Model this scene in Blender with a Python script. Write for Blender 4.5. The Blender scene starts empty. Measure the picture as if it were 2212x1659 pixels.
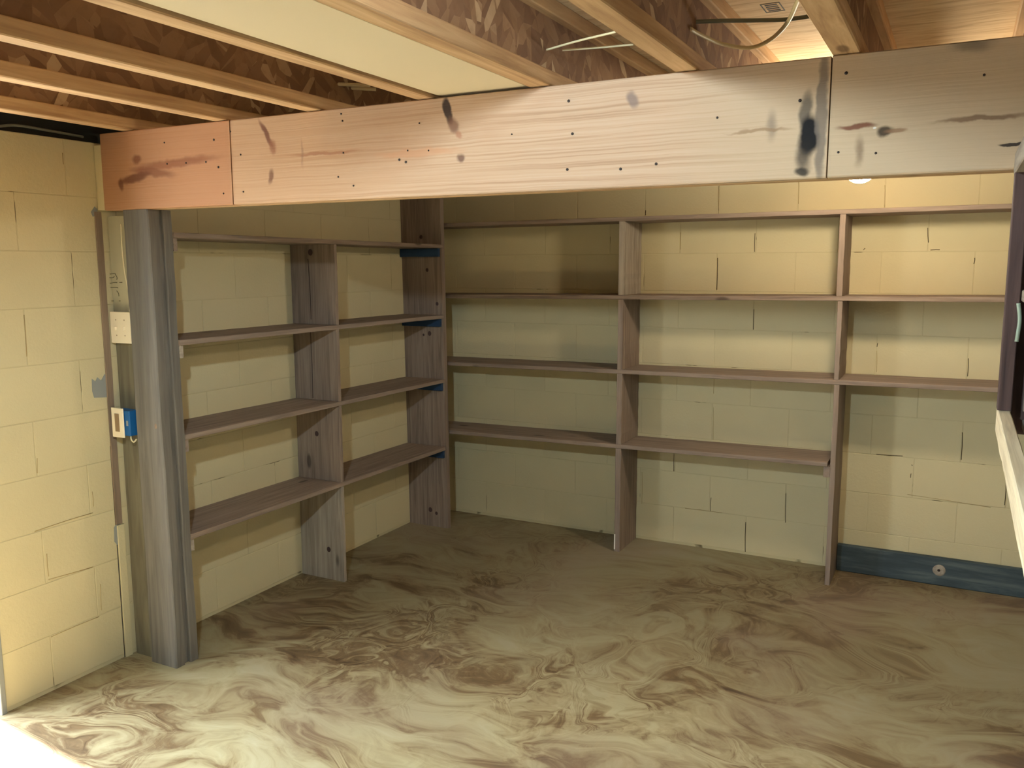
import bpy, bmesh, math, random
from mathutils import Vector, Matrix
random.seed(7)
sc = bpy.context.scene
col = sc.collection
R = math.radians

# ---------------------------------------------------------------- camera
IMG_W, IMG_H = 2212, 1659
FOC = 1857.56
YAW, PIT, ROL = 0.478686, 0.139675, -0.0029815
CAM = Vector((2.942394, -4.634663, 1.591119))
fwd = Vector((-math.sin(YAW)*math.cos(PIT), math.cos(YAW)*math.cos(PIT), -math.sin(PIT)))
rgt = Vector((math.cos(YAW), math.sin(YAW), 0.0))
upv = rgt.cross(fwd)
r2 = rgt*math.cos(ROL) + upv*math.sin(ROL)
u2 = -rgt*math.sin(ROL) + upv*math.cos(ROL)
cd = bpy.data.cameras.new('camera')
cd.sensor_fit = 'HORIZONTAL'; cd.sensor_width = 36.0; cd.lens = FOC/IMG_W*36.0
cd.clip_start = 0.02; cd.clip_end = 100
cam = bpy.data.objects.new('camera', cd)
cam.matrix_world = Matrix(((r2.x, u2.x, -fwd.x, CAM.x), (r2.y, u2.y, -fwd.y, CAM.y),
                           (r2.z, u2.z, -fwd.z, CAM.z), (0, 0, 0, 1)))
col.objects.link(cam); sc.camera = cam

def hit(px, py, axis, val):
    """point where the pixel's ray meets the plane axis=val of the surface it lies on"""
    d = r2*((px-IMG_W/2)/FOC) - u2*((py-IMG_H/2)/FOC) + fwd
    return CAM + d*((val-CAM[axis])/d[axis])

# ---------------------------------------------------------------- world, sun, exposure
w = bpy.data.worlds.new('daylight'); sc.world = w; w.use_nodes = True
w.node_tree.nodes['Background'].inputs[0].default_value = (0.80, 0.90, 1.0, 1)
w.node_tree.nodes['Background'].inputs[1].default_value = 10.0
SUN = 28.0
LAMP_NEAR = 1350.0      # radiance of the bulb in the near bay (cool)
LAMP_FAR = 112.0        # radiance of the globe bulb behind the beam (warm)
sd = bpy.data.lights.new('sun', 'SUN'); sd.energy = SUN; sd.angle = R(3.0); sd.color = (1.0, 0.97, 0.92)
so = bpy.data.objects.new('sun', sd)
so.rotation_euler = Vector((0.60, -0.07, -0.80)).to_track_quat('-Z', 'Y').to_euler()
so.location = (-4, -3, 5); col.objects.link(so)
def portal(loc, direction, sx, sy):
    # light portal: guides sampling of the sky through a real opening, gives no light itself
    l = bpy.data.lights.new('portal', 'AREA'); l.shape = 'RECTANGLE'; l.size = sx; l.size_y = sy; l.cycles.is_portal = True
    o = bpy.data.objects.new('portal', l); o.location = loc
    o.rotation_euler = Vector(direction).to_track_quat('-Z', 'Z').to_euler(); col.objects.link(o)
portal((-0.21, -3.23, 1.0), (1, 0, 0), 0.66, 2.0)
vs = sc.view_settings
vs.view_transform = 'Standard'; vs.look = 'None'; vs.gamma = 1.0; vs.use_curve_mapping = False
vs.exposure = 0.93

# ---------------------------------------------------------------- material helpers
def lin(c):
    return tuple(((v/255)/12.92 if v/255 <= 0.04045 else ((v/255+0.055)/1.055)**2.4) for v in c)

class NT:
    def __init__(self, name):
        self.m = bpy.data.materials.new(name); self.m.use_nodes = True
        self.t = self.m.node_tree; self.n = self.t.nodes
        self.b = self.n['Principled BSDF']
    def node(self, typ, **kw):
        n = self.n.new(typ)
        for k, v in kw.items(): setattr(n, k, v)
        return n
    def link(self, a, b): self.t.links.new(a, b)
    def setin(self, n, key, v):
        if isinstance(v, bpy.types.NodeSocket): self.link(v, n.inputs[key])
        else: n.inputs[key].default_value = v
    def math(self, op, a, b=0.0, c=0.0, clamp=False):
        n = self.node('ShaderNodeMath', operation=op, use_clamp=clamp)
        self.setin(n, 0, a); self.setin(n, 1, b); self.setin(n, 2, c)
        return n.outputs[0]
    def vmath(self, op, a, b=(0, 0, 0)):
        n = self.node('ShaderNodeVectorMath', operation=op)
        self.setin(n, 0, a); self.setin(n, 1, b)
        return n.outputs['Value'] if op in ('LENGTH', 'DISTANCE', 'DOT_PRODUCT') else n.outputs[0]
    def mapping(self, vec, scale=(1, 1, 1), loc=(0, 0, 0), rot=(0, 0, 0)):
        n = self.node('ShaderNodeMapping')
        self.link(vec, n.inputs[0])
        self.setin(n, 'Location', loc); self.setin(n, 'Rotation', rot); self.setin(n, 'Scale', scale)
        return n.outputs[0]
    def noise(self, vec, scale, detail=3.0, rough=0.5, dist=0.0, out='Fac'):
        n = self.node('ShaderNodeTexNoise')
        self.link(vec, n.inputs['Vector'])
        self.setin(n, 'Scale', scale); self.setin(n, 'Detail', detail)
        self.setin(n, 'Roughness', rough); self.setin(n, 'Distortion', dist)
        return n.outputs[out]
    def ramp(self, fac, stops, interp='LINEAR'):
        n = self.node('ShaderNodeValToRGB'); self.link(fac, n.inputs[0])
        cr = n.color_ramp; cr.interpolation = interp
        while len(cr.elements) < len(stops): cr.elements.new(0.5)
        for e, (p, c) in zip(cr.elements, stops):
            e.position = p; e.color = (*c, 1) if len(c) == 3 else c
        return n.outputs[0]
    def mix(self, fac, a, b, blend='MIX'):
        n = self.node('ShaderNodeMix', data_type='RGBA', blend_type=blend)
        self.setin(n, 'Factor', fac)
        for key, v in ((6, a), (7, b)):
            if isinstance(v, bpy.types.NodeSocket): self.link(v, n.inputs[key])
            else: n.inputs[key].default_value = (*v, 1)
        return n.outputs[2]
    def smooth(self, v, a, b):
        n = self.node('ShaderNodeMapRange', interpolation_type='SMOOTHSTEP')
        self.setin(n, 0, v); self.setin(n, 1, a); self.setin(n, 2, b); self.setin(n, 3, 0.0); self.setin(n, 4, 1.0)
        return n.outputs[0]
    def bump(self, h, strength=0.3, dist=0.01):
        n = self.node('ShaderNodeBump'); self.link(h, n.inputs['Height'])
        n.inputs['Strength'].default_value = strength; n.inputs['Distance'].default_value = dist
        self.link(n.outputs[0], self.b.inputs['Normal'])
    def finish(self, color, rough=0.8, spec=0.25):
        self.setin(self.b, 'Base Color', color if isinstance(color, bpy.types.NodeSocket) else (*color, 1))
        self.setin(self.b, 'Roughness', rough)
        self.b.inputs['Specular IOR Level'].default_value = spec
        return self.m
    def objvec(self, jitter=True):
        tc = self.node('ShaderNodeTexCoord').outputs['Object']
        if not jitter: return tc
        oi = self.node('ShaderNodeObjectInfo').outputs['Random']
        k = self.math('MULTIPLY', oi, 37.0)
        cmb = self.node('ShaderNodeCombineXYZ')
        for i in range(3): self.link(k, cmb.inputs[i])
        return self.vmath('ADD', tc, cmb.outputs[0])
    def pos(self):
        return self.node('ShaderNodeNewGeometry').outputs['Position']

def simple(name, rgb, rough=0.6, spec=0.3, metal=0.0):
    m = NT(name); m.b.inputs['Metallic'].default_value = metal
    return m.finish(lin(rgb), rough, spec)

def grain_scale(axis, along, across):
    return {'x': (along, across, across), 'y': (across, along, across), 'z': (across, across, along)}[axis]

def wood(name, light, mid, dark, axis, across=26.0, blotch=0.35, knots=True, rough=0.82):
    m = NT(name); v = m.objvec()
    g = m.mapping(v, grain_scale(axis, 1.2, across))
    g1 = m.noise(g, 2.2, 5.0, 0.6, 0.6)
    c = m.ramp(g1, [(0.25, lin(dark)), (0.5, lin(mid)), (0.75, lin(light))])
    b = m.noise(m.mapping(v, grain_scale(axis, 1.3, 5.0)), 1.4, 3.0)
    c = m.mix(m.math('MULTIPLY', m.smooth(b, 0.45, 0.75), blotch), c, lin(dark))
    oi = m.node('ShaderNodeObjectInfo').outputs['Random']
    c = m.mix(m.math('MULTIPLY', oi, 0.25), c, lin(light))
    if knots:
        vo = m.node('ShaderNodeTexVoronoi', feature='F1')
        m.link(m.mapping(v, grain_scale(axis, 2.2, 6.0)), vo.inputs['Vector']); m.setin(vo, 'Scale', 1.0)
        k = m.math('SUBTRACT', 1.0, m.smooth(vo.outputs['Distance'], 0.05, 0.11))
        c = m.mix(m.math('MULTIPLY', k, 0.7), c, tuple(x*0.35 for x in lin(dark)))
    m.bump(g1, 0.25, 0.004)
    return m.finish(c, rough, 0.2)

def painted_block(name, rgb, dirt=0.0):
    m = NT(name); v = m.objvec()
    n1 = m.noise(v, 3.0, 4.0); n2 = m.noise(v, 90.0, 3.0, 0.6)
    base = lin(rgb)
    c = m.mix(m.math('MULTIPLY', m.smooth(n1, 0.4, 0.75), 0.22), base, tuple(x*0.8 for x in base))
    if dirt:
        n3 = m.noise(m.pos(), 5.0, 3.0, 0.6)
        c = m.mix(m.math('MULTIPLY', m.smooth(n3, 0.60, 0.66), dirt), c, lin((74, 56, 28)))
    m.bump(n2, 0.25, 0.004)
    return m.finish(c, 0.75, 0.2)

YELLOW = (214, 200, 158)
M = {}
M['block'] = painted_block('yellow painted block', YELLOW)
M['mortar'] = painted_block('yellow painted mortar', (208, 194, 152), 0.8)
for ax in 'xyz':
    M['shelf_'+ax] = wood('old brown shelf wood '+ax, (166, 148, 132), (144, 126, 111), (110, 95, 84), ax)
    M['raw_'+ax] = wood('pale raw board '+ax, (188, 176, 158), (164, 152, 136), (126, 114, 102), ax)
    M['grey_'+ax] = wood('weathered grey timber '+ax, (132, 126, 116), (112, 107, 99), (84, 81, 76), ax, 24.0)
    M['joist_'+ax] = wood('spruce joist flange '+ax, (222, 190, 146), (200, 164, 122), (158, 122, 88), ax, 22.0, 0.4)
M['bleached'] = wood('bleached rail wood', (236, 222, 190), (214, 196, 160), (168, 146, 112), 'y', 30.0, 0.3, False)
m = NT('pale stud'); v = m.objvec()
g1 = m.noise(m.mapping(v, (12, 12, 1.2)), 2.2, 5.0, 0.6, 0.6)
c = m.ramp(g1, [(0.25, lin((96, 89, 74))), (0.5, lin((116, 109, 90))), (0.75, lin((132, 125, 104)))])
sx = m.node('ShaderNodeSeparateXYZ'); m.link(m.vmath('ADD', m.pos(), m.vmath('MULTIPLY', m.noise(v, 9.0, 2.0, out='Color'), (0.0, 0.0, 0.12))), sx.inputs[0])
c = m.mix(m.math('MULTIPLY', m.smooth(sx.outputs[2], 1.40, 1.52), 0.75), c, lin((196, 188, 156)))   # upper part never stained
M['studwood'] = m.finish(c, 0.82, 0.2)
M['darkbrown'] = wood('dark stained board', (104, 82, 76), (82, 64, 60), (56, 44, 42), 'z', 24.0, 0.4, False)
M['furring'] = wood('brown furring strip', (160, 138, 116), (140, 120, 100), (112, 96, 80), 'z', 24.0, 0.3, False)
M['blue'] = wood('worn blue painted board', (112, 122, 120), (70, 82, 86), (50, 60, 66), 'x', 12.0, 0.5, False)
M['bluecleat'] = wood('dark blue cleat', (58, 82, 108), (44, 66, 94), (34, 52, 78), 'x', 14.0, 0.2, False)
M['panel'] = NT('off white panel').finish(lin((222, 206, 172)), 0.8, 0.2)
M['dark'] = simple('dark sill gap', (58, 60, 56), 0.9)
M['crackmat'] = simple('dark crack', (74, 56, 34), 0.9, 0.1)
M['crackpale'] = simple('soft crack', (176, 152, 106), 0.9, 0.1)
M['nail'] = simple('dark nail', (48, 36, 30), 0.5, 0.4)
M['ivory'] = simple('ivory plastic', (240, 226, 196), 0.4, 0.4)
M['ivorydark'] = simple('ivory slot shade', (150, 124, 92), 0.5)
M['bluebox'] = simple('blue plastic box', (22, 92, 150), 0.45, 0.4)
M['white'] = simple('white label', (226, 226, 222), 0.6)
M['labelgrey'] = simple('grey print', (150, 152, 152), 0.7)
M['ink'] = simple('faded ink', (96, 100, 104), 0.8)
M['marker'] = simple('dark marker ink', (84, 80, 60), 0.8)
M['cable'] = simple('cream cable sheath', (226, 212, 170), 0.5)
M['cabledark'] = simple('dark cable sheath', (132, 134, 118), 0.5)
M['greypatch'] = NT('bare grey patch').finish(lin((150, 152, 146)), 0.9, 0.1)
M['porcelain'] = simple('porcelain lampholder', (232, 228, 218), 0.35, 0.5)
M['brass'] = simple('brass cap', (190, 160, 90), 0.35, 0.5, 1.0)
M['ground'] = simple('outside concrete', (176, 170, 158), 0.9)
M['plainwall'] = painted_block('grey plain wall', (176, 174, 166))
M['jamb'] = simple('grey door jamb', (150, 150, 142), 0.8)
M['chip'] = simple('white paint chip', (236, 230, 216), 0.7)
M['rope'] = wood('pale rope', (196, 206, 184), (160, 172, 150), (110, 122, 104), 'z', 60.0, 0.3, False)

# OSB
m = NT('oriented strand board'); v = m.objvec()
def flakes(rot, sc):
    vo = m.node('ShaderNodeTexVoronoi', feature='F1')
    m.link(m.mapping(m.mapping(v, rot=rot), sc), vo.inputs['Vector']); m.setin(vo, 'Scale', 1.0)
    sp = m.node('ShaderNodeSeparateColor'); m.link(vo.outputs['Color'], sp.inputs[0])
    return vo, sp.outputs[0]
vo, fa = flakes((0.55, 0, 0), (3, 11, 34))
_, fb = flakes((-0.9, 0, 0), (3, 9, 30))
_, fm = flakes((1.4, 0, 0), (3, 8, 22))
f = m.mix(m.math('GREATER_THAN', fm, 0.5), fa, fb)
c = m.ramp(f, [(0.0, lin((126, 96, 74))), (0.5, lin((142, 110, 84))), (0.92, lin((158, 126, 96))), (1.0, lin((196, 170, 136)))])
c = m.mix(m.math('MULTIPLY', m.smooth(m.noise(v, 40.0, 3.0), 0.5, 0.8), 0.3), c, lin((112, 82, 58)))
m.bump(vo.outputs['Distance'], 0.15, 0.01)
M['osb'] = m.finish(c, 0.8, 0.2)

# plywood subfloor
m = NT('plywood subfloor'); v = m.pos()
g = m.noise(m.mapping(v, (2.0, 14.0, 2.0)), 2.0, 5.0, 0.6, 1.2)
c = m.ramp(g, [(0.3, lin((194, 162, 122))), (0.5, lin((222, 196, 156))), (0.75, lin((236, 214, 178)))])
vo = m.node('ShaderNodeTexVoronoi', feature='F1'); m.link(m.mapping(v, (3.0, 9.0, 1.0)), vo.inputs['Vector']); m.setin(vo, 'Scale', 1.0)
k = m.math('SUBTRACT', 1.0, m.smooth(vo.outputs['Distance'], 0.04, 0.1))
c = m.mix(m.math('MULTIPLY', k, 0.6), c, lin((92, 52, 36)))
M['ply'] = m.finish(c, 0.75, 0.2)

# beam: fir grain with the knots, nail stains and mould that the timber really has
BY = -2.40
m = NT('fir beam'); v = m.pos()
warp = m.vmath('MULTIPLY', m.vmath('SUBTRACT', m.noise(m.mapping(v, (3.0, 3.0, 9.0)), 1.6, 2.0, out='Color'), (0.5, 0.5, 0.5)), (0.0, 0.0, 0.014))
vg = m.vmath('ADD', v, warp)
g = m.noise(m.mapping(vg, (0.6, 20.0, 95.0)), 2.0, 4.0, 0.55, 0.2)
g2 = m.noise(m.mapping(v, (1.6, 4.0, 5.0)), 1.5, 3.0)
c = m.ramp(g, [(0.34, lin((174, 142, 114))), (0.48, lin((192, 162, 134))), (0.66, lin((198, 170, 144)))])
c = m.mix(m.math('MULTIPLY', m.smooth(g2, 0.5, 0.8), 0.35), c, lin((162, 120, 92)))
# segment right of the second joint and the last of the middle board are greyer
sx = m.node('ShaderNodeSeparateXYZ'); m.link(v, sx.inputs[0])
c = m.mix(m.math('MULTIPLY', m.smooth(sx.outputs[0], 2.1, 2.7), 0.7), c, lin((208, 184, 150)))
c = m.mix(m.math('SUBTRACT', 0.45, m.math('MULTIPLY', m.smooth(sx.outputs[0], 0.9, 2.0), 0.45)), c, lin((200, 156, 110)))
c = m.mix(m.math('SUBTRACT', 0.7, m.math('MULTIPLY', m.smooth(sx.outputs[0], 0.69, 0.72), 0.7)), c, lin((178, 124, 88)))
wob = m.vmath('MULTIPLY', m.vmath('SUBTRACT', m.noise(v, 22.0, 3.0, out='Color'), (0.5, 0.5, 0.5)), (0.022, 0.0, 0.022))
vw = m.vmath('ADD', v, wob)
def spot(px, py, hw, hh, rgb, amt, tilt=0.0, soft=0.6):
    """an elliptic mark of half size hw x hh (m) centred where the photo shows it on the beam's face"""
    global c
    p = hit(px, py, 1, BY)
    d = m.vmath('SUBTRACT', vw, tuple(p))
    d = m.mapping(d, (1, 1, 1), rot=(0, -tilt, 0))
    d = m.vmath('MULTIPLY', d, (1/hw, 0.0, 1/hh))
    f = m.math('SUBTRACT', 1.0, m.smooth(m.vmath('LENGTH', d), 1.0-soft, 1.0))
    c = m.mix(m.math('MULTIPLY', f, amt), c, lin(rgb))
spot(295, 345, 0.03, 0.024, (120, 74, 50), 0.8)
spot(380, 352, 0.27, 0.022, (140, 88, 62), 0.75, -0.04)
spot(330, 372, 0.15, 0.02, (126, 78, 56), 0.7, 0.12)
spot(290, 385, 0.11, 0.022, (110, 68, 48), 0.85, -0.15)
spot(262, 398, 0.02, 0.03, (110, 68, 48), 0.8)
spot(574, 290, 0.013, 0.075, (118, 76, 58), 0.9, -0.55)
spot(588, 318, 0.02, 0.03, (150, 98, 70), 0.7)
spot(585, 380, 0.014, 0.034, (116, 80, 60), 0.85, 0.35)
spot(700, 332, 0.18, 0.008, (160, 104, 74), 0.6)
spot(900, 330, 0.2, 0.016, (196, 144, 106), 0.6)
spot(966, 238, 0.018, 0.05, (58, 46, 42), 0.95, -0.2, 0.4)
spot(978, 270, 0.022, 0.03, (120, 84, 66), 0.8, -0.5)
spot(990, 290, 0.012, 0.02, (170, 118, 90), 0.7, -0.6)
spot(994, 340, 0.017, 0.017, (112, 84, 70), 0.9)
spot(1367, 215, 0.02, 0.034, (130, 112, 104), 0.85, -0.4)
spot(1740, 240, 0.02, 0.06, (70, 66, 60), 0.75, 0.1)
spot(1748, 290, 0.032, 0.062, (26, 24, 24), 1.0, 0.05, 0.45)
spot(1735, 340, 0.03, 0.05, (40, 36, 32), 0.75, 0.0, 0.8)
spot(1730, 368, 0.024, 0.014, (34, 32, 28), 0.85, 0.0, 0.6)
spot(1775, 250, 0.016, 0.22, (120, 108, 96), 0.8, 0.0, 0.5)
spot(1668, 270, 0.02, 0.05, (140, 122, 104), 0.7, 0.0, 0.9)
spot(1640, 282, 0.1, 0.006, (150, 118, 86), 0.7)
spot(1850, 272, 0.06, 0.008, (120, 70, 50), 0.9)
spot(1912, 284, 0.022, 0.016, (74, 60, 46), 0.95)
spot(1935, 284, 0.03, 0.008, (150, 112, 82), 0.8)
spot(1890, 276, 0.006, 0.004, (236, 232, 224), 0.95)
spot(1855, 325, 0.014, 0.05, (128, 104, 80), 0.7, 0.0, 0.9)
spot(2120, 255, 0.12, 0.008, (120, 88, 64), 0.75)
spot(2100, 95, 0.06, 0.022, (120, 108, 90), 0.7, 0.0, 0.9)
spot(2185, 310, 0.03, 0.0045, (54, 44, 40), 0.95, 0.0, 0.4)
spot(652, 330, 0.007, 0.06, (150, 116, 92), 0.55, 0.0, 0.8)
m.bump(g, 0.2, 0.004)
M['beam'] = m.finish(c, 0.75, 0.25)

# floor: brushed, swirled brown and khaki paint
m = NT('swirled painted floor'); v = m.pos()
v2 = m.mapping(v, (1, 1, 0))
def warp(vec, scale, amp, det=2.0):
    return m.vmath('ADD', vec, m.vmath('MULTIPLY', m.vmath('SUBTRACT', m.noise(vec, scale, det, out='Color'), (0.5, 0.5, 0.5)), (amp, amp, 0.0)))
va = warp(v2, 1.1, 0.8)
vb = warp(va, 3.0, 0.30)
vo = m.node('ShaderNodeTexVoronoi', feature='SMOOTH_F1'); m.link(vb, vo.inputs['Vector'])
m.setin(vo, 'Scale', 3.0); m.setin(vo, 'Smoothness', 0.25)
dist = vo.outputs['Distance']
# brush arcs round each trowel sweep
cmb = m.node('ShaderNodeCombineXYZ'); m.link(m.math('MULTIPLY', dist, 4.0), cmb.inputs[0])
sp2 = m.node('ShaderNodeSeparateColor'); m.link(vo.outputs['Color'], sp2.inputs[0])
m.link(m.math('MULTIPLY', sp2.outputs[0], 9.0), cmb.inputs[1]); m.link(m.math('MULTIPLY', m.noise(vb, 3.4, 3.0), 4.5), cmb.inputs[2])
arcs = m.noise(cmb.outputs[0], 1.5, 6.0, 0.62, 0.8)
vs_ = warp(m.mapping(va, (1.0, 2.4, 1.0), rot=(0, 0, 0.25)), 2.4, 0.5)
strokes = m.noise(vs_, 3.4, 8.0, 0.62, 0.8)
broad = m.noise(va, 0.9, 3.0, 0.5)
patchy = m.smooth(m.noise(v2, 1.4, 2.0), 0.42, 0.58)
fine = m.mix(m.math('MULTIPLY', patchy, 0.7), strokes, arcs)
tone = m.math('ADD', m.math('MULTIPLY', fine, 0.62), m.math('MULTIPLY', broad, 0.40))
c = m.ramp(tone, [(0.38, lin((100, 78, 54))), (0.45, lin((144, 120, 86))), (0.50, lin((184, 168, 128))), (0.57, lin((206, 196, 154))), (0.68, lin((218, 212, 176)))])
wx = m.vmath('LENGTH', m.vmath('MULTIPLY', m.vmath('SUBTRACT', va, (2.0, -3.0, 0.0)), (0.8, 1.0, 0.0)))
c = m.mix(m.math('MULTIPLY', m.smooth(wx, 0.7, 2.2), 0.62), c, lin((80, 66, 47)))      # light falloff put into the paint colour: darker away from the open floor
pink = m.noise(v2, 1.1, 2.0)
c = m.mix(m.math('MULTIPLY', m.smooth(pink, 0.5, 0.7), 0.3), c, lin((154, 134, 120)))
m.bump(arcs, 0.10, 0.004)
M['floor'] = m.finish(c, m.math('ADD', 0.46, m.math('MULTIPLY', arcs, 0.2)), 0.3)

def emitter(name, rgb, strength):
    m = NT(name)
    m.b.inputs['Base Color'].default_value = (1, 1, 1, 1)
    m.b.inputs['Emission Color'].default_value = (*rgb, 1); m.b.inputs['Emission Strength'].default_value = strength
    return m.m
M['bulb_near'] = emitter('cool bulb glass', (0.70, 0.89, 1.0), LAMP_NEAR)
M['bulb_far'] = emitter('warm bulb glass', (1.0, 0.88, 0.68), LAMP_FAR)

# ---------------------------------------------------------------- object helpers
def tag(o, label=None, cat=None, group=None, kind=None):
    for k, v in (('label', label), ('category', cat), ('group', group), ('kind', kind)):
        if v: o[k] = v
    return o
def put(name, me, mat, parent=None, loc=(0, 0, 0)):
    o = bpy.data.objects.new(name, me)
    if mat is not None and not me.materials: me.materials.append(M[mat] if isinstance(mat, str) else mat)
    col.objects.link(o); o.location = loc
    if parent:
        o.parent = parent; o.location = Vector(loc) - Vector(parent.location)
    return o
def empty(name, loc, label, cat, group=None):
    o = bpy.data.objects.new(name, None); o.empty_display_size = 0.05
    col.objects.link(o); o.location = loc
    return tag(o, label, cat, group)
def from_bm(name, bm):
    me = bpy.data.meshes.new(name); bmesh.ops.recalc_face_normals(bm, faces=bm.faces)
    bm.to_mesh(me); bm.free(); return me

def plank_mesh(name, p0, p1, axis, ch=0.002, seg=1, jit=0.0, z_ends=None):
    """box p0..p1 (local to its centre) with chamfered long edges; seg cuts along axis with jittered edges;
    z_ends = (dz at low end, dz at high end) tilts a shelf board"""
    p0, p1 = Vector(p0), Vector(p1); ctr = (p0+p1)/2; h = (p1-p0)/2
    a = 'xyz'.index(axis); b, c = [i for i in range(3) if i != a]
    prof = [(-h[b]+ch, -h[c]), (h[b]-ch, -h[c]), (h[b], -h[c]+ch), (h[b], h[c]-ch),
            (h[b]-ch, h[c]), (-h[b]+ch, h[c]), (-h[b], h[c]-ch), (-h[b], -h[c]+ch)]
    bm = bmesh.new(); rings = []
    for s in range(seg+1):
        t = s/seg; ring = []
        offs = [random.uniform(-jit, jit) if 0 < s < seg else 0.0 for _ in range(4)]
        for i, (pb, pc) in enumerate(prof):
            v = [0, 0, 0]; v[a] = -h[a]+2*h[a]*t
            v[b] = pb + offs[0 if i in (2, 3) else 1]*(1 if i in (2, 3, 6, 7) else 0)
            v[c] = pc + offs[2]*(0.3)
            if z_ends: v[2] += z_ends[0]*(1-t) + z_ends[1]*t
            ring.append(bm.verts.new(v))
        rings.append(ring)
    for r0, r1 in zip(rings, rings[1:]):
        for i in range(8): bm.faces.new((r0[i], r0[(i+1) % 8], r1[(i+1) % 8], r1[i]))
    bm.faces.new(rings[0][::-1]); bm.faces.new(rings[-1])
    return from_bm(name, bm), ctr
def plank(name, p0, p1, axis, mat, parent=None, **kw):
    me, ctr = plank_mesh(name, p0, p1, axis, **kw)
    return put(name, me, mat, parent, ctr)
def wall_point(parent): return Vector(parent.location)
def slab(name, p0, p1, mat, kind='structure', parent=None):
    o = plank(name, p0, p1, 'x', mat, parent, ch=0.0005)
    if kind: o['kind'] = kind
    return o
def tube_mesh(name, pts, r, sides=8, sub=6):
    pts = [Vector(p) for p in pts]; P = []
    n = len(pts)
    for i in range(n-1):
        a, b, c2, d = pts[max(i-1, 0)], pts[i], pts[i+1], pts[min(i+2, n-1)]
        for s in range(sub):
            t = s/sub
            P.append(0.5*((2*b)+(c2-a)*t+(2*a-5*b+4*c2-d)*t*t+(3*b-a-3*c2+d)*t**3))
    P.append(pts[-1])
    bm = bmesh.new(); rings = []
    for i, p in enumerate(P):
        d = (P[min(i+1, len(P)-1)]-P[max(i-1, 0)]).normalized()
        u = d.orthogonal().normalized() if i == 0 else (u - d*u.dot(d)).normalized()
        w_ = d.cross(u)
        rings.append([bm.verts.new(p+(u*math.cos(k*2*math.pi/sides)+w_*math.sin(k*2*math.pi/sides))*r) for k in range(sides)])
    for a, b in zip(rings, rings[1:]):
        for k in range(sides): bm.faces.new((a[k], a[(k+1) % sides], b[(k+1) % sides], b[k]))
    bm.faces.new(rings[0][::-1]); bm.faces.new(rings[-1])
    for f in bm.faces: f.smooth = True
    return from_bm(name, bm)
def lathe_mesh(name, prof, seg=24):
    """prof: (r, z) from bottom to top, closed at the ends"""
    bm = bmesh.new(); rings = []
    for r, z in prof:
        if r < 1e-6: rings.append([bm.verts.new((0, 0, z))])
        else: rings.append([bm.verts.new((r*math.cos(2*math.pi*k/seg), r*math.sin(2*math.pi*k/seg), z)) for k in range(seg)])
    for a, b in zip(rings, rings[1:]):
        for k in range(seg):
            k2 = (k+1) % seg
            if len(a) == 1: bm.faces.new((a[0], b[k2], b[k]))
            elif len(b) == 1: bm.faces.new((a[k], a[k2], b[0]))
            else: bm.faces.new((a[k], a[k2], b[k2], b[k]))
    if len(rings[0]) > 1: bm.faces.new(rings[0][::-1])
    if len(rings[-1]) > 1: bm.faces.new(rings[-1])
    for f in bm.faces: f.smooth = True
    return from_bm(name, bm)

# ---------------------------------------------------------------- the room
ROOM_X, FRONT_Y = 3.5, -6.6
SUB_Z = 2.312            # underside of the subfloor
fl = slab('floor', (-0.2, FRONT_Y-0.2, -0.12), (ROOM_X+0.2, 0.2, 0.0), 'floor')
slab('ground_outside', (-8, -9, -0.25), (-0.2, 3, -0.03), 'ground')
COURSE, LEN, Z0 = 0.2032, 0.4064, 0.014
WALL_TOP = Z0+10*COURSE                       # 2.046
JOINT = 0.003
DOOR_Y0, DOOR_Y1 = -3.56, -2.905              # doorway in the left wall (its near edge shows at the frame's left)

wb = slab('wall_back', (-0.2, 0.0022, -0.02), (ROOM_X+0.2, 0.2, SUB_Z), 'mortar')
wl = slab('wall_left', (-0.2, DOOR_Y1, -0.02), (-0.0022, 0.002, WALL_TOP), 'mortar')
slab('wall_left_near', (-0.2, FRONT_Y, -0.02), (-0.003, DOOR_Y0, WALL_TOP), 'plainwall')
slab('wall_front', (-0.2, FRONT_Y-0.2, -0.02), (ROOM_X+0.2, FRONT_Y, SUB_Z), 'plainwall')
slab('wall_right', (ROOM_X, FRONT_Y, -0.02), (ROOM_X+0.2, 0.003, SUB_Z), 'plainwall')
slab('ceiling', (-0.25, FRONT_Y-0.2, SUB_Z), (ROOM_X+0.2, 0.2, SUB_Z+0.03), 'ply')
# rim above the left wall: dark sill, then the rim board
slab('trim_1', (-0.2, FRONT_Y, WALL_TOP), (-0.05, 0.0, SUB_Z), 'dark')

block_cache = {}
def block_mesh(l, axis):
    """one painted concrete block face, l long: front rim chamfered, 7 mm deep"""
    key = (round(l, 4), axis)
    if key in block_cache: return block_cache[key]
    hx, hz, c, d = l/2-JOINT/2, COURSE/2-JOINT/2, 0.0016, 0.0065
    bm = bmesh.new()
    def q(x, z, dep):
        return bm.verts.new((x, dep, z) if axis == 'x' else (-dep, x, z))
    f = [q(sx*(hx-c), sz*(hz-c), 0) for sx, sz in ((-1, -1), (1, -1), (1, 1), (-1, 1))]
    e = [q(sx*hx, sz*hz, c*0.5) for sx, sz in ((-1, -1), (1, -1), (1, 1), (-1, 1))]
    b = [q(sx*hx, sz*hz, d) for sx, sz in ((-1, -1), (1, -1), (1, 1), (-1, 1))]
    bm.faces.new(f)
    for A, B in ((f, e), (e, b)):
        for i in range(4): bm.faces.new((A[i], A[(i+1) % 4], B[(i+1) % 4], B[i]))
    bm.faces.new(b[::-1])
    me = from_bm('block', bm); me.materials.append(M['block']); block_cache[key] = me
    return me
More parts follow.
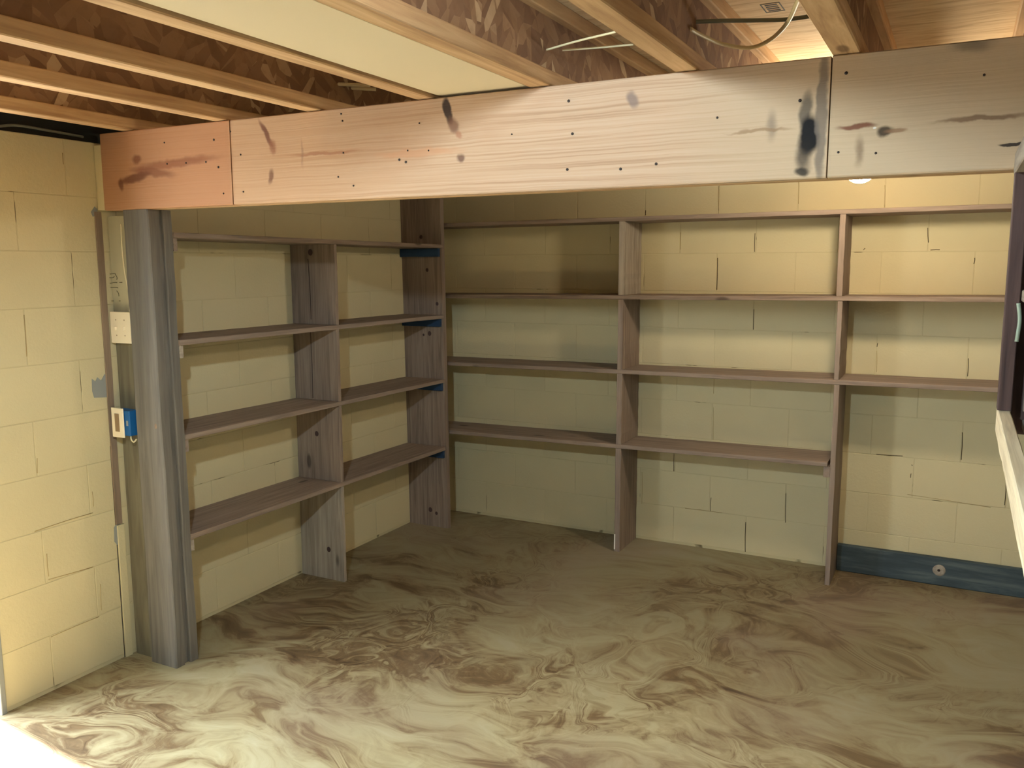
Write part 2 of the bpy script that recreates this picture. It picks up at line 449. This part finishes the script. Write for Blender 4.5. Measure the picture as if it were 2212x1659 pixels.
def lay(parent, axis, start, end, off_even, off_odd):
    for k in range(10):
        off = off_even if k % 2 == 0 else off_odd
        cuts = [start]
        x = off + LEN*math.ceil((start+0.03-off)/LEN)
        while x < end-0.03: cuts.append(x); x += LEN
        cuts.append(end)
        for a, b in zip(cuts, cuts[1:]):
            cx, cz = (a+b)/2, Z0+(k+0.5)*COURSE
            depth = random.uniform(0, 0.0008)
            loc = (cx, depth, cz) if axis == 'x' else (-depth, cx, cz)
            put('block', block_mesh(b-a, axis), None, parent, loc)
lay(wb, 'x', 0.0, ROOM_X, 1.369+COURSE, 1.369)
lay(wl, 'y', DOOR_Y1, 0.0, -2.72, -2.517)

# grey patches of bare block on the left wall
def patch(pts, name='bare_patch', mat='greypatch', parent=wl, t=0.0012):
    bm = bmesh.new(); P = [Vector(p) for p in pts]
    a = [bm.verts.new(p + Vector((t, 0, 0))) for p in P]; b = [bm.verts.new(p) for p in P]
    bm.faces.new(a); bm.faces.new(b[::-1])
    for i in range(len(P)): bm.faces.new((a[i], b[i], b[(i+1) % len(P)], a[(i+1) % len(P)]))
    me = from_bm(name, bm); return put(name, me, mat, parent)
def px_wall(lst): return [hit(x, y, 0, 0.0005) for x, y in lst]
patch(px_wall([(198, 818), (206, 824), (210, 815), (218, 822), (226, 808), (230, 812), (236, 796), (238, 858), (203, 859), (199, 845)]))
patch(px_wall([(246, 1140), (252, 1130), (266, 1134), (270, 1182), (256, 1181), (247, 1170)]))
patch(px_wall([(196, 458), (204, 446), (210, 452), (209, 466), (200, 468)]))

def crack(parent, axis, a, b, mat='crackmat', r=0.0016):
    pa, pb = hit(a[0], a[1], axis, 0.0), hit(b[0], b[1], axis, 0.0)
    mid = (pa+pb)/2 + Vector((random.uniform(-.002, .002),)*3)
    mid[axis] = 0.0
    put('crack', tube_mesh('crack', [pa, mid, pb], r, 5, 2), mat, parent)
for a, b in (((1550, 557), (1548.5, 626)), ((1631, 504), (1630, 544)), ((1628.5, 668), (1627.5, 712)), ((1456, 980), (1455.5, 1018)),
             ((1536, 1075), (1535, 1104)), ((1610.8, 1128), (1610, 1192)), ((1697.8, 1066), (1696.8, 1129)), ((2004, 492), (2005.5, 524)),
             ((2010, 540), (2030, 539.5)), ((2105.5, 557), (2103.5, 570)), ((1896, 741), (1894.5, 749)), ((2091.5, 774), (2090, 813)),
             ((2078.6, 934), (2076.3, 993)), ((2173.5, 1030), (2170, 1091)), ((1968, 1023), (1967, 1032)), ((1893, 981), (1950, 985)),
             ((1394.8, 454), (1394.6, 465)), ((1395, 456), (1394.6, 464)), ((1865, 540), (1869, 536)), ((1969, 1004), (1971, 1006))):
    crack(wb, 1, a, b)
for a, b in (((1387, 1020), (1386.5, 1088)), ((1469.5, 502), (1469, 539)), ((1543, 800), (1541.5, 850)), ((1541, 880), (1540.5, 950)),
             ((1724.8, 392), (1724.6, 440)), ((1552.8, 402), (1552.6, 455)), ((1911.6, 400), (1911.2, 448)), ((1894, 758), (1893, 804)), ((1480, 1098), (1560, 1108)), ((1960, 1068), (2140, 1096))):
    crack(wb, 1, a, b, 'crackpale', 0.0012)
for a, b in (((80, 990), (80.5, 1022)), ((101, 1196), (105, 1245)), ((199, 1062), (202, 1094)), ((217, 1262), (219, 1318)), ((52, 680), (58, 770)),
             ((75, 1148), (200, 1108)), ((105, 1252), (200, 1225)), ((135, 330), (137, 355)), ((110, 1376), (214, 1332))):
    crack(wl, 0, a, b, 'crackpale', 0.0014)
# doorway: jambs and head
d1 = slab('door_1', (-0.2, DOOR_Y0, WALL_TOP-0.045), (0.004, DOOR_Y1, WALL_TOP), 'jamb')
jb = plank('jamb', (-0.2, DOOR_Y1-0.02, 0), (0.006, DOOR_Y1-0.0005, WALL_TOP-0.046), 'z', 'jamb', d1)
plank('jamb', (-0.2, DOOR_Y0+0.0005, 0), (0.006, DOOR_Y0+0.02, WALL_TOP-0.046), 'z', 'jamb', d1)

# ---------------------------------------------------------------- ceiling joists
JZ = 2.077
joists = [(0.165, 0.225, 'leftmost I-joist overhead, just above the top of the yellow left wall'),
          (0.63, 0.69, 'second I-joist from the left wall, its bottom edge brightly lit'),
          (1.035, 1.095, 'third I-joist from the left wall, with cream cables passing on its right'),
          (1.46, 1.52, 'I-joist along the left edge of the off-white ceiling panel'),
          (1.838, 1.902, 'I-joist along the right edge of the off-white ceiling panel'),
          (2.255, 2.315, 'I-joist crossing the bluish lit bay at top centre'),
          (2.638, 2.702, 'wide-bottomed I-joist meeting the beam above its black-stained joint'),
          (3.04, 3.10, 'rightmost I-joist overhead, at the top right corner')]
for x0, x1, lab in joists:
    t = empty('floor_joist', ((x0+x1)/2, FRONT_Y/2, JZ), lab, 'joist', 'I-joists under the floor above')
    plank('bottom_flange', (x0, FRONT_Y, JZ), (x1, 0.0, JZ+0.042), 'y', 'joist_y', t, ch=0.003, seg=40, jit=0.0012)
    plank('web', ((x0+x1)/2-0.006, FRONT_Y, JZ+0.042), ((x0+x1)/2+0.006, 0.0, SUB_Z-0.042), 'y', 'osb', t, ch=0.0005)
    plank('top_flange', (x0, FRONT_Y, SUB_Z-0.042), (x1, 0.0, SUB_Z), 'y', 'joist_y', t, ch=0.003)
pn = plank('ceiling_panel', (1.534, FRONT_Y, JZ+0.006), (1.826, -2.30, JZ+0.018), 'y', 'panel', ch=0.001)
tag(pn, 'off-white flat panel fitted between two ceiling joists', 'panel')

# ---------------------------------------------------------------- beam and post
BZ0, BZ1 = 1.793, 2.075
bmn = empty('support_beam', (1.7, BY+0.055, BZ0), 'long fir support beam with knots and a black mould stain, spanning the room', 'beam')
plank('beam_board', (0.048, BY, BZ0), (0.703, BY+0.04, BZ1), 'x', 'beam', bmn, ch=0.003)
plank('beam_board', (0.7065, BY+0.002, BZ0), (2.637, BY+0.04, BZ1), 'x', 'beam', bmn, ch=0.003)
plank('beam_board', (2.641, BY-0.001, BZ0), (ROOM_X, BY+0.04, BZ1), 'x', 'beam', bmn, ch=0.003)
plank('beam_board', (0.048, BY+0.0405, BZ0), (ROOM_X, BY+0.078, BZ1), 'x', 'joist_x', bmn, ch=0.003)
plank('beam_board', (0.048, BY+0.0785, BZ0+0.002), (ROOM_X, BY+0.116, BZ1), 'x', 'joist_x', bmn, ch=0.003)
nails = [(355, 308, .003), (462, 302, .004), (497, 284, .003), (519, 334, .003), (736, 246, .003), (739, 261, .003), (741, 330, .003),
         (763, 401, .003), (862, 345, .004), (876, 350, .004), (1228, 218, .004), (1236, 289, .004), (1225, 366, .004),
         (1340, 365, .004), (1417, 354, .004), (525, 414, .003), (472, 361, .004), (445, 350, .003), (402, 352, .003), (361, 354, .003),
         (483, 418, .003), (1549, 254, .003), (1728, 217, .004), (1811, 329, .003), (1828, 158, .004), (1892, 331, .003), (2126, 162, .003),
         (905, 266, .0025), (880, 325, .0025), (925, 325, .0025), (730, 382, .003), (1105, 290, .0025)]
disc = lathe_mesh('nail', [(0.0, -0.5), (1.0, -0.5), (1.0, 0.3), (0.0, 0.5)], 10); disc.materials.append(M['nail'])
for px, py, r in nails:
    p = hit(px, py, 1, BY)
    o = put('nail', disc, None, bmn, (p.x, BY-0.0005 if p.x > 2.64 or p.x < 0.705 else BY+0.0015, p.z))
    o.rotation_euler = (R(90), 0, 0); o.scale = (r, r, 0.003)
# yellow-smeared shim between the wall and the beam's end
sh = plank('wall_shim', (0.001, BY+0.004, BZ0+0.002), (0.046, BY+0.11, WALL_TOP-0.012), 'z', 'block', ch=0.003)
tag(sh, 'yellow-painted shim filling the gap between left wall and beam end', 'shim')

PY = -2.388
post = empty('support_post', (0.195, PY+0.05, 0), 'weathered grey timber post of laminated boards carrying the left end of the beam', 'post')
def skew_board(name, x0b, x1b, x0t, x1t, y0, y1, z1, mat, parent, seg=18, jit=0.003):
    bm = bmesh.new(); rings = []
    ctr = Vector(((x0b+x1b)/2, (y0+y1)/2, 0))
    for s in range(seg+1):
        t = s/seg
        a = x0b+(x0t-x0b)*t + random.uniform(-jit, jit); b = x1b+(x1t-x1b)*t + random.uniform(-jit, jit)
        c = 0.004
        ring = [(a+c, y0), (b-c, y0), (b, y0+c), (b, y1), (a, y1), (a, y0+c)]
        rings.append([bm.verts.new((x-ctr.x, y-ctr.y, z1*t)) for x, y in ring])
    for r0, r1 in zip(rings, rings[1:]):
        for i in range(6): bm.faces.new((r0[i], r0[(i+1) % 6], r1[(i+1) % 6], r1[i]))
    bm.faces.new(rings[0][::-1]); bm.faces.new(rings[-1])
    return put(name, from_bm(name, bm), mat, parent, ctr)
skew_board('post_board', 0.130, 0.276, 0.130, 0.264, PY, PY+0.041, BZ0-0.001, 'grey_z', post, jit=0.0035)
skew_board('post_board', 0.136, 0.266, 0.136, 0.254, PY+0.0415, PY+0.066, BZ0-0.001, 'grey_z', post)
skew_board('post_board', 0.133, 0.279, 0.133, 0.268, PY+0.0665, PY+0.104, BZ0-0.001, 'grey_z', post)
pk = hit(336, 921, 1, PY-0.001)
k_ = put('knot', lathe_mesh('knot', [(0.012, -0.001), (0.010, 0.0006), (0.0, 0.0008)], 14), 'furring', post, (pk.x, PY-0.0002, pk.z)); k_.rotation_euler = (R(90), 0, 0); k_.scale = (0.6, 1.0, 1.0)

stud = empty('wall_stud', (0.06, -2.33, 0), 'pale scuffed stud between the left wall and the grey post', 'stud')
skew_board('stud_board', 0.008, 0.098, 0.008, 0.108, -2.362, -2.29, BZ0-0.02, 'studwood', stud, jit=0.001)
# faded lettering in marker, sideways and unreadable
def ink_line(parent, pts, plane_y, r=0.0012, mat='marker', name='ink_mark'):
    return put(name, tube_mesh(name, [hit(x, y, 1, plane_y) for x, y in pts], r, 5, 3), mat, parent)
for pts in ([(237, 592), (247, 591)], [(248, 590), (250, 594), (253, 600), (252, 604)], [(236, 600), (244, 600), (247, 597)],
            [(237, 612), (250, 610), (253, 611)], [(258, 610), (264, 610)], [(239, 621), (251, 621), (255, 622)],
            [(252, 628), (256, 634), (257, 640)], [(241, 650), (246, 650)], [(257, 650), (260, 650)]):
    ink_line(stud, pts, -2.3625)
fs = empty('furring_strip', (0.003, -2.394, 0), 'thin brown strip on the left wall edge beside the pale stud', 'strip')
plank('strip_board', (0.0008, -2.412, 0.56), (0.0072, -2.384, BZ0-0.004), 'z', 'furring', fs, ch=0.001, seg=20, jit=0.002)
lowf = plank('strip_board', (0.0008, -2.408, 0.0), (0.0072, -2.376, 0.555), 'z', 'block', fs, ch=0.001)
lowf['label'] = 'yellow painted lower piece of the strip'
# dark gap line on the left wall, next to the strip
cr = plank('wall_crack', (-0.0005, -2.4125, 0.0), (0.0012, -2.4095, 0.88), 'z', 'nail', wl, ch=0.0002)

# switch plate, outlet on a blue box
sp_ = empty('light_switch', (0.07, -2.376, 1.29), 'ivory double toggle switch plate on the pale stud', 'switch')
plank('cover_plate', (0.010, -2.382, 1.288), (0.1285, -2.3625, 1.408), 'z', 'ivory', sp_, ch=0.003)
for x in (0.045, 0.092):
    tg = plank('toggle', (x-0.005, -2.392, 1.338), (x+0.005, -2.382, 1.352), 'z', 'ivory', sp_, ch=0.002)
    plank('toggle_slot', (x-0.005, -2.3827, 1.335), (x+0.005, -2.3815, 1.361), 'z', 'ivorydark', tg, ch=0.0003)
    for z in (1.318, 1.378):
        s = put('screw', disc.copy(), None, sp_, (x, -2.3822, z)); s.data.materials[0] = M['ivorydark']
        s.rotation_euler = (R(90), 0, 0); s.scale = (0.0025, 0.0025, 0.0012)
ob = empty('outlet_box', (0.05, -2.40, 0.92), 'ivory outlet plate on a blue plastic box at the stud', 'outlet')
plank('cover_plate', (0.024, -2.416, 0.922), (0.092, -2.409, 1.037), 'z', 'ivory', ob, ch=0.003)
plank('receptacle', (0.046, -2.4185, 0.945), (0.070, -2.416, 1.015), 'z', 'ivorydark', ob, ch=0.001)
bx = plank('box_body', (0.028, -2.4085, 0.930), (0.118, -2.3625, 1.028), 'z', 'bluebox', ob, ch=0.004)
lb = plank('sticker', (0.096, -2.4092, 0.965), (0.114, -2.4082, 0.996), 'z', 'white', bx, ch=0.0002)
plank('print', (0.1, -2.4096, 0.970), (0.111, -2.4090, 0.990), 'z', 'labelgrey', ob, ch=0.0002)
put('wire', tube_mesh('wire', [(0.105, -2.395, 0.93), (0.112, -2.40, 0.915), (0.119, -2.395, 0.905), (0.123, -2.385, 0.915)], 0.003), 'cable', ob)
wc = put('switch_cable', tube_mesh('switch_cable', [(0.102, -2.3755, 1.742), (0.101, -2.3765, 1.66), (0.106, -2.3765, 1.57), (0.117, -2.3765, 1.51), (0.1225, -2.3745, 1.46), (0.12, -2.3765, 1.412)], 0.0028), 'cable')
tag(wc, 'thin cream cable running down the pale stud to the switch plate', 'cable')

# ---------------------------------------------------------------- left shelf unit
D = 0.278
lu = empty('shelf_unit', (0.14, -1.33, 0), 'four-shelf brown wooden shelving along the left wall, between post and corner', 'shelves')
LS = [(1.699, 1.711, 1.698), (1.279, 1.300, 1.293), (0.905, 0.928, 0.915), (0.490, 0.522, 0.508)]  # (unused, z_top post end, z_top corner)
TH = 0.021
Y0, Y1 = PY+0.1045, -0.362
YM = -1.325
for i, (_, za, zb) in enumerate(LS):
    zc = (za+zb)/2
    plank('shelf', (0.001, Y0, zc-TH), (D, Y1, zc), 'y', 'shelf_y', lu, ch=0.002, seg=24, jit=0.0016, z_ends=(za-zc, zb-zc))
def zl(i, y):
    za, zb = LS[i][1:]; return za+(zb-za)*(y-Y0)/(Y1-Y0)
def upright(name, p0, p1, mat, parent): return plank(name, p0, p1, 'z', mat, parent, ch=0.0015, seg=14, jit=0.0012)
tops = [zl(i, YM) for i in range(4)]
upright('divider', (0.001, YM-0.010, 0.0), (D-0.004, YM+0.010, tops[3]-TH-0.001), 'raw_z', lu)
for i in (3, 2, 1):
    upright('divider', (0.001, YM-0.010, tops[i]+0.001), (D-0.003, YM+0.010, tops[i-1]-TH-0.001), 'shelf_z', lu)
# corner board, leaning slightly
bmc = bmesh.new()
vv = [bmc.verts.new(p) for p in ((0.001, -0.344, 0), (D, -0.344, 0), (D, -0.314, 0), (0.001, -0.314, 0),
      (0.001, -0.382, 2.074), (D-0.004, -0.382, 2.074), (D-0.004, -0.345, 2.074), (0.001, -0.345, 2.074))]
for f in ((3, 2, 1, 0), (4, 5, 6, 7), (0, 1, 5, 4), (1, 2, 6, 5), (2, 3, 7, 6), (3, 0, 4, 7)): bmc.faces.new([vv[i] for i in f])
put('corner_board', from_bm('corner_board', bmc), 'shelf_z', lu)
kd = lathe_mesh('knot', [(1.0, -0.5), (0.9, 0.3), (0.0, 0.5)], 12); kd.materials.append(M['darkbrown'])
def knot(px, py, yfn, r):
    p = hit(px, py, 1, -0.36 if yfn else YM-0.0105)
    y = (-0.344-0.038*(p.z/2.074)) if yfn else YM-0.0105
    o = put('knot', kd, None, lu, (p.x, y-0.0002, p.z)); o.rotation_euler = (R(90), 0, 0); o.scale = (r, r*1.15, 0.0016)
for px, py, r in ((913, 512, .011), (925, 583, .010), (946, 656, .010), (929, 720, .013), (916, 723, .007), (927, 1102, .014), (940, 1110, .010)): knot(px, py, True, r)
for px, py, r in ((684, 937, .012), (710, 1187, .012), (670, 545, .014)): knot(px, py, False, r)
for a, b in (((665, 560), (672, 690)), ((670, 712), (676, 860))):
    put('crack', tube_mesh('crack', [hit(a[0], a[1], 1, YM-0.0112), hit((a[0]+b[0])/2+1, (a[1]+b[1])/2, 1, YM-0.0112), hit(b[0], b[1], 1, YM-0.0112)], 0.0016, 5, 3), 'darkbrown', lu)
for i in range(4):
    z = zl(i, -0.37)-TH
    yb = -0.344-0.038*(z/2.074)
    cl = plank('cleat', (0.003, yb-0.022, z-0.048), (D-0.012, yb-0.001, z-0.001), 'x', 'bluecleat', lu)
    cl['label'] = 'dark blue cleat under the shelf end'
    z = zl(i, Y0)-TH
    plank('cleat', (0.12, Y0+0.001, z-0.05), (D-0.008, Y0+0.02, z-0.001), 'x', 'raw_x' if i in (1, 3) else 'shelf_x', lu)

# ---------------------------------------------------------------- back shelf unit
ru = empty('shelf_unit', (1.75, -0.14, 0), 'long brown wooden shelving along the back wall, open at the lower right', 'shelves')
DB = 0.28
XE = ROOM_X-0.002
BS = [(1.822, 1.840, XE), (1.407, 1.437, XE), (1.007, 1.036, XE), (0.590, 0.622, 2.418)]
BTH = 0.022
def zbk(i, x):
    za, zb, xe = BS[i]; return za+(zb-za)*x/(3.15 if i < 3 else xe)
for i, (za, zb, xe) in enumerate(BS):
    z0, z1 = zbk(i, 0.0), zbk(i, xe); zc = (z0+z1)/2
    plank('shelf', (0.004, -DB, zc-BTH), (xe, -0.001, zc), 'x', 'shelf_x', ru, ch=0.002, seg=30, jit=0.0014, z_ends=(z0-zc, z1-zc))
XA0, XA1 = 1.319, 1.350
zs = [zbk(i, 1.335) for i in range(4)]
upright('divider', (XA0, -DB+0.003, 0.0), (XA1, -0.001, zs[3]-BTH-0.001), 'shelf_z', ru)
upright('divider', (XA0+0.002, -DB+0.003, zs[3]+0.001), (XA1, -0.001, zs[2]-BTH-0.001), 'shelf_z', ru)
upright('divider', (XA0+0.003, -DB+0.003, zs[2]+0.001), (XA1, -0.001, zs[1]-BTH-0.001), 'shelf_z', ru)
upright('divider', (XA0+0.002, -DB+0.003, zs[1]+0.001), (XA1+0.003, -0.001, zs[0]-BTH-0.001), 'raw_z', ru)
zs = [zbk(i, 2.435) for i in range(3)]
upright('divider', (2.431, -DB+0.002, 0.0), (2.455, -0.001, zs[2]-BTH-0.001), 'shelf_z', ru)
upright('divider', (2.428, -DB+0.002, zs[2]+0.001), (2.450, -0.001, zs[1]-BTH-0.001), 'shelf_z', ru)
upright('divider', (2.420, -DB+0.002, zs[1]+0.001), (2.446, -0.001, zs[0]-BTH-0.001), 'shelf_z', ru)
cl = plank('cleat', (2.4, -DB+0.01, 0.545), (2.430, -0.002, 0.598), 'y', 'shelf_y', ru)
chip = plank('paint_chip', (XA0-0.0012, -DB+0.0, 0.012), (XA0+0.006, -DB+0.006, 0.098), 'z', 'chip', ru, ch=0.0005)
chip['label'] = 'white paint sliver at the foot of the divider'

# blue board on the floor against the back wall
bb = plank('baseboard_back', (2.458, -0.036, 0.0), (ROOM_X-0.001, -0.001, 0.140), 'x', 'blue', ch=0.004, seg=16, jit=0.001)
bb['kind'] = 'structure'
p = hit(2028, 1232, 1, -0.037)
kn = put('knot', lathe_mesh('knot', [(0.031, -0.002), (0.030, 0.001), (0.022, 0.0022), (0.0, 0.0025)], 18), 'raw_z', bb, (p.x, -0.0355, p.z))
kn.rotation_euler = (R(90), 0, 0)
kc = put('knot_core', lathe_mesh('knot_core', [(0.008, -0.001), (0.006, 0.001), (0.0, 0.0012)], 12), 'nail', bb, (p.x, -0.0378, p.z))
kc.rotation_euler = (R(90), 0, 0)

# ---------------------------------------------------------------- hanging shelf frame at the right edge
hu = empty('hanging_shelf', (3.27, -2.95, 1.2), 'dark brown hanging shelf frame with a bleached lower rail, cut by the right frame edge', 'shelf')
HX = 3.032
plank('end_post', (HX, -2.452, 1.262), (HX+0.028, BY-0.003, BZ0+0.0), 'z', 'darkbrown', hu)
plank('end_panel', (HX+0.0285, BY-0.016, 1.205), (ROOM_X-0.002, BY-0.003, BZ0-0.001), 'z', 'darkbrown', hu)
plank('back_board', (HX+0.05, BY-0.045, 1.262), (ROOM_X-0.002, BY-0.0165, 1.50), 'z', 'shelf_z', hu)
plank('top_rail', (HX-0.001, -3.85, BZ0-0.012), (HX+0.03, BY-0.002, BZ0+0.034), 'y', 'raw_y', hu)
plank('lower_rail', (HX+0.001, -3.85, 1.208), (HX+0.026, BY-0.004, 1.2615), 'y', 'bleached', hu, seg=20, jit=0.001)
plank('shelf', (HX+0.03, -3.85, 1.505), (ROOM_X-0.002, BY-0.05, 1.53), 'y', 'raw_y', hu)
plank('shelf', (HX+0.05, -3.85, 1.225), (ROOM_X-0.002, BY-0.05, 1.245), 'y', 'grey_y', hu)
rp = put('rope', tube_mesh('rope', [hit(2200, 655, 1, -2.51), hit(2203, 690, 1, -2.51), hit(2199, 720, 1, -2.51), hit(2196, 738, 1, -2.51)], 0.004), 'rope')
tag(rp, 'short pale rope end dangling under the hanging shelf', 'rope')

# ---------------------------------------------------------------- lamps
def bulb_lamp(loc, r, glow, label, sub_top):
    t = empty('bulb_lamp', loc, label, 'lamp')
    n = 14; prof = []
    for i in range(n+1):
        a = -math.pi/2 + (math.pi*0.86)*i/n
        prof.append((r*math.cos(a) if i else 0.0, r*math.sin(a)))
    prof += [(0.0, prof[-1][1]+0.0005)]
    put('bulb', lathe_mesh('bulb', prof), glow, t, loc)
    z = prof[-2][1]
    put('screw_cap', lathe_mesh('screw_cap', [(0.0, 0), (0.0135, 0), (0.0135, 0.02), (0.0, 0.02)]), 'brass', t, (loc[0], loc[1], loc[2]+z+0.001))
    top = sub_top-(loc[2]+z+0.022)
    put('lampholder', lathe_mesh('lampholder', [(0.0, 0), (0.02, 0), (0.023, 0.012), (0.03, top*0.6), (0.055, top*0.75), (0.055, top), (0.0, top)]), 'porcelain', t, (loc[0], loc[1], loc[2]+z+0.0215))
    return t
def hanger(x0, x1, y, z, parent_label):
    o = plank('mounting_bracket', (x0, y-0.045, z), (x1, y+0.045, z+0.02), 'x', 'joist_x')
    return tag(o, parent_label, 'bracket')
bulb_lamp((2.572, -1.0, 1.952), 0.06, 'bulb_far', 'lit warm globe bulb peeking below the beam at right', SUB_Z-0.1605)
hanger(2.3165, 2.6365, -1.0, SUB_Z-0.16, 'short board between joists holding the warm globe bulb')
bulb_lamp((2.08, -4.1, 2.13), 0.034, 'bulb_near', 'bare cool bulb in the ceiling bay nearest the camera, above the frame', SUB_Z-0.0455)
hanger(1.9035, 2.2535, -4.1, SUB_Z-0.045, 'short board between joists holding the bare cool bulb')

# ---------------------------------------------------------------- cables in the joist bays
def cable(name, pts, r, mat, label, z=2.18):
    o = put(name, tube_mesh(name, pts, r), mat)
    return tag(o, label, 'cable')
def cz(lst, z=2.18): return [hit(x, y, 2, z) for x, y in lst]
A = cz([(1490, 62), (1515, 76), (1560, 95), (1620, 103), (1665, 85), (1700, 50), (1722, 5), (1735, -30)])
cable('power_cable', A, 0.0055, 'cable', 'cream cable sagging in a loop below the plywood at top right')
cable('power_cable', cz([(1490, 48), (1555, 45), (1640, 44), (1700, 42), (1763, 33)], 2.21), 0.0055, 'cabledark', 'darker cable crossing straight behind the cream loop')
cable('power_cable', cz([(1180, 108), (1250, 88), (1330, 69)]), 0.003, 'cable', 'upper of two thin cables crossing the bluish bay')
cable('power_cable', cz([(1215, 108), (1290, 103), (1368, 96)]), 0.003, 'cable', 'lower of two thin cables crossing the bluish bay')
cable('power_cable', cz([(680, 178), (730, 182), (800, 184)]), 0.006, 'cable', 'upper cream cable between the third joist and the ceiling panel')
cable('power_cable', cz([(685, 187), (735, 189), (812, 193)]), 0.006, 'cable', 'lower cream cable between the third joist and the ceiling panel')
cable('power_cable', cz([(462, 202), (490, 207), (545, 212)]), 0.005, 'cable', 'short cream cable between the second and third joists')
sw = [(-0.012, -3.2, 2.062), (-0.012, -2.95, 2.058), (-0.015, -2.78, 2.056), (-0.016, -2.68, 2.072), (-0.018, -2.55, 2.07), (-0.02, -2.42, 2.066)]
cable('power_cable', sw, 0.005, 'cabledark', 'grey cable lying along the top of the left wall')

# printed grade stamp on the subfloor (unreadable) and its cut lines
st = empty('grade_stamp', (2.416, -2.0, SUB_Z-0.0006), 'small faded rectangular grade stamp printed on the plywood', 'stamp')
def mark(x0, x1, y0, y1, parent):
    me, ctr = plank_mesh('ink_bar', (x0, y0, SUB_Z-0.001), (x1, y1, SUB_Z-0.0002), 'x', ch=0.0001)
    return put('ink_bar', me, 'ink', parent, ctr)
mark(2.39, 2.444, -2.045, -2.041, st); mark(2.39, 2.444, -1.957, -1.953, st)
mark(2.39, 2.393, -2.041, -1.957, st); mark(2.441, 2.444, -2.041, -1.957, st)
for k in range(4): mark(2.40, 2.434, -2.03+0.019*k, -2.022+0.019*k, st)
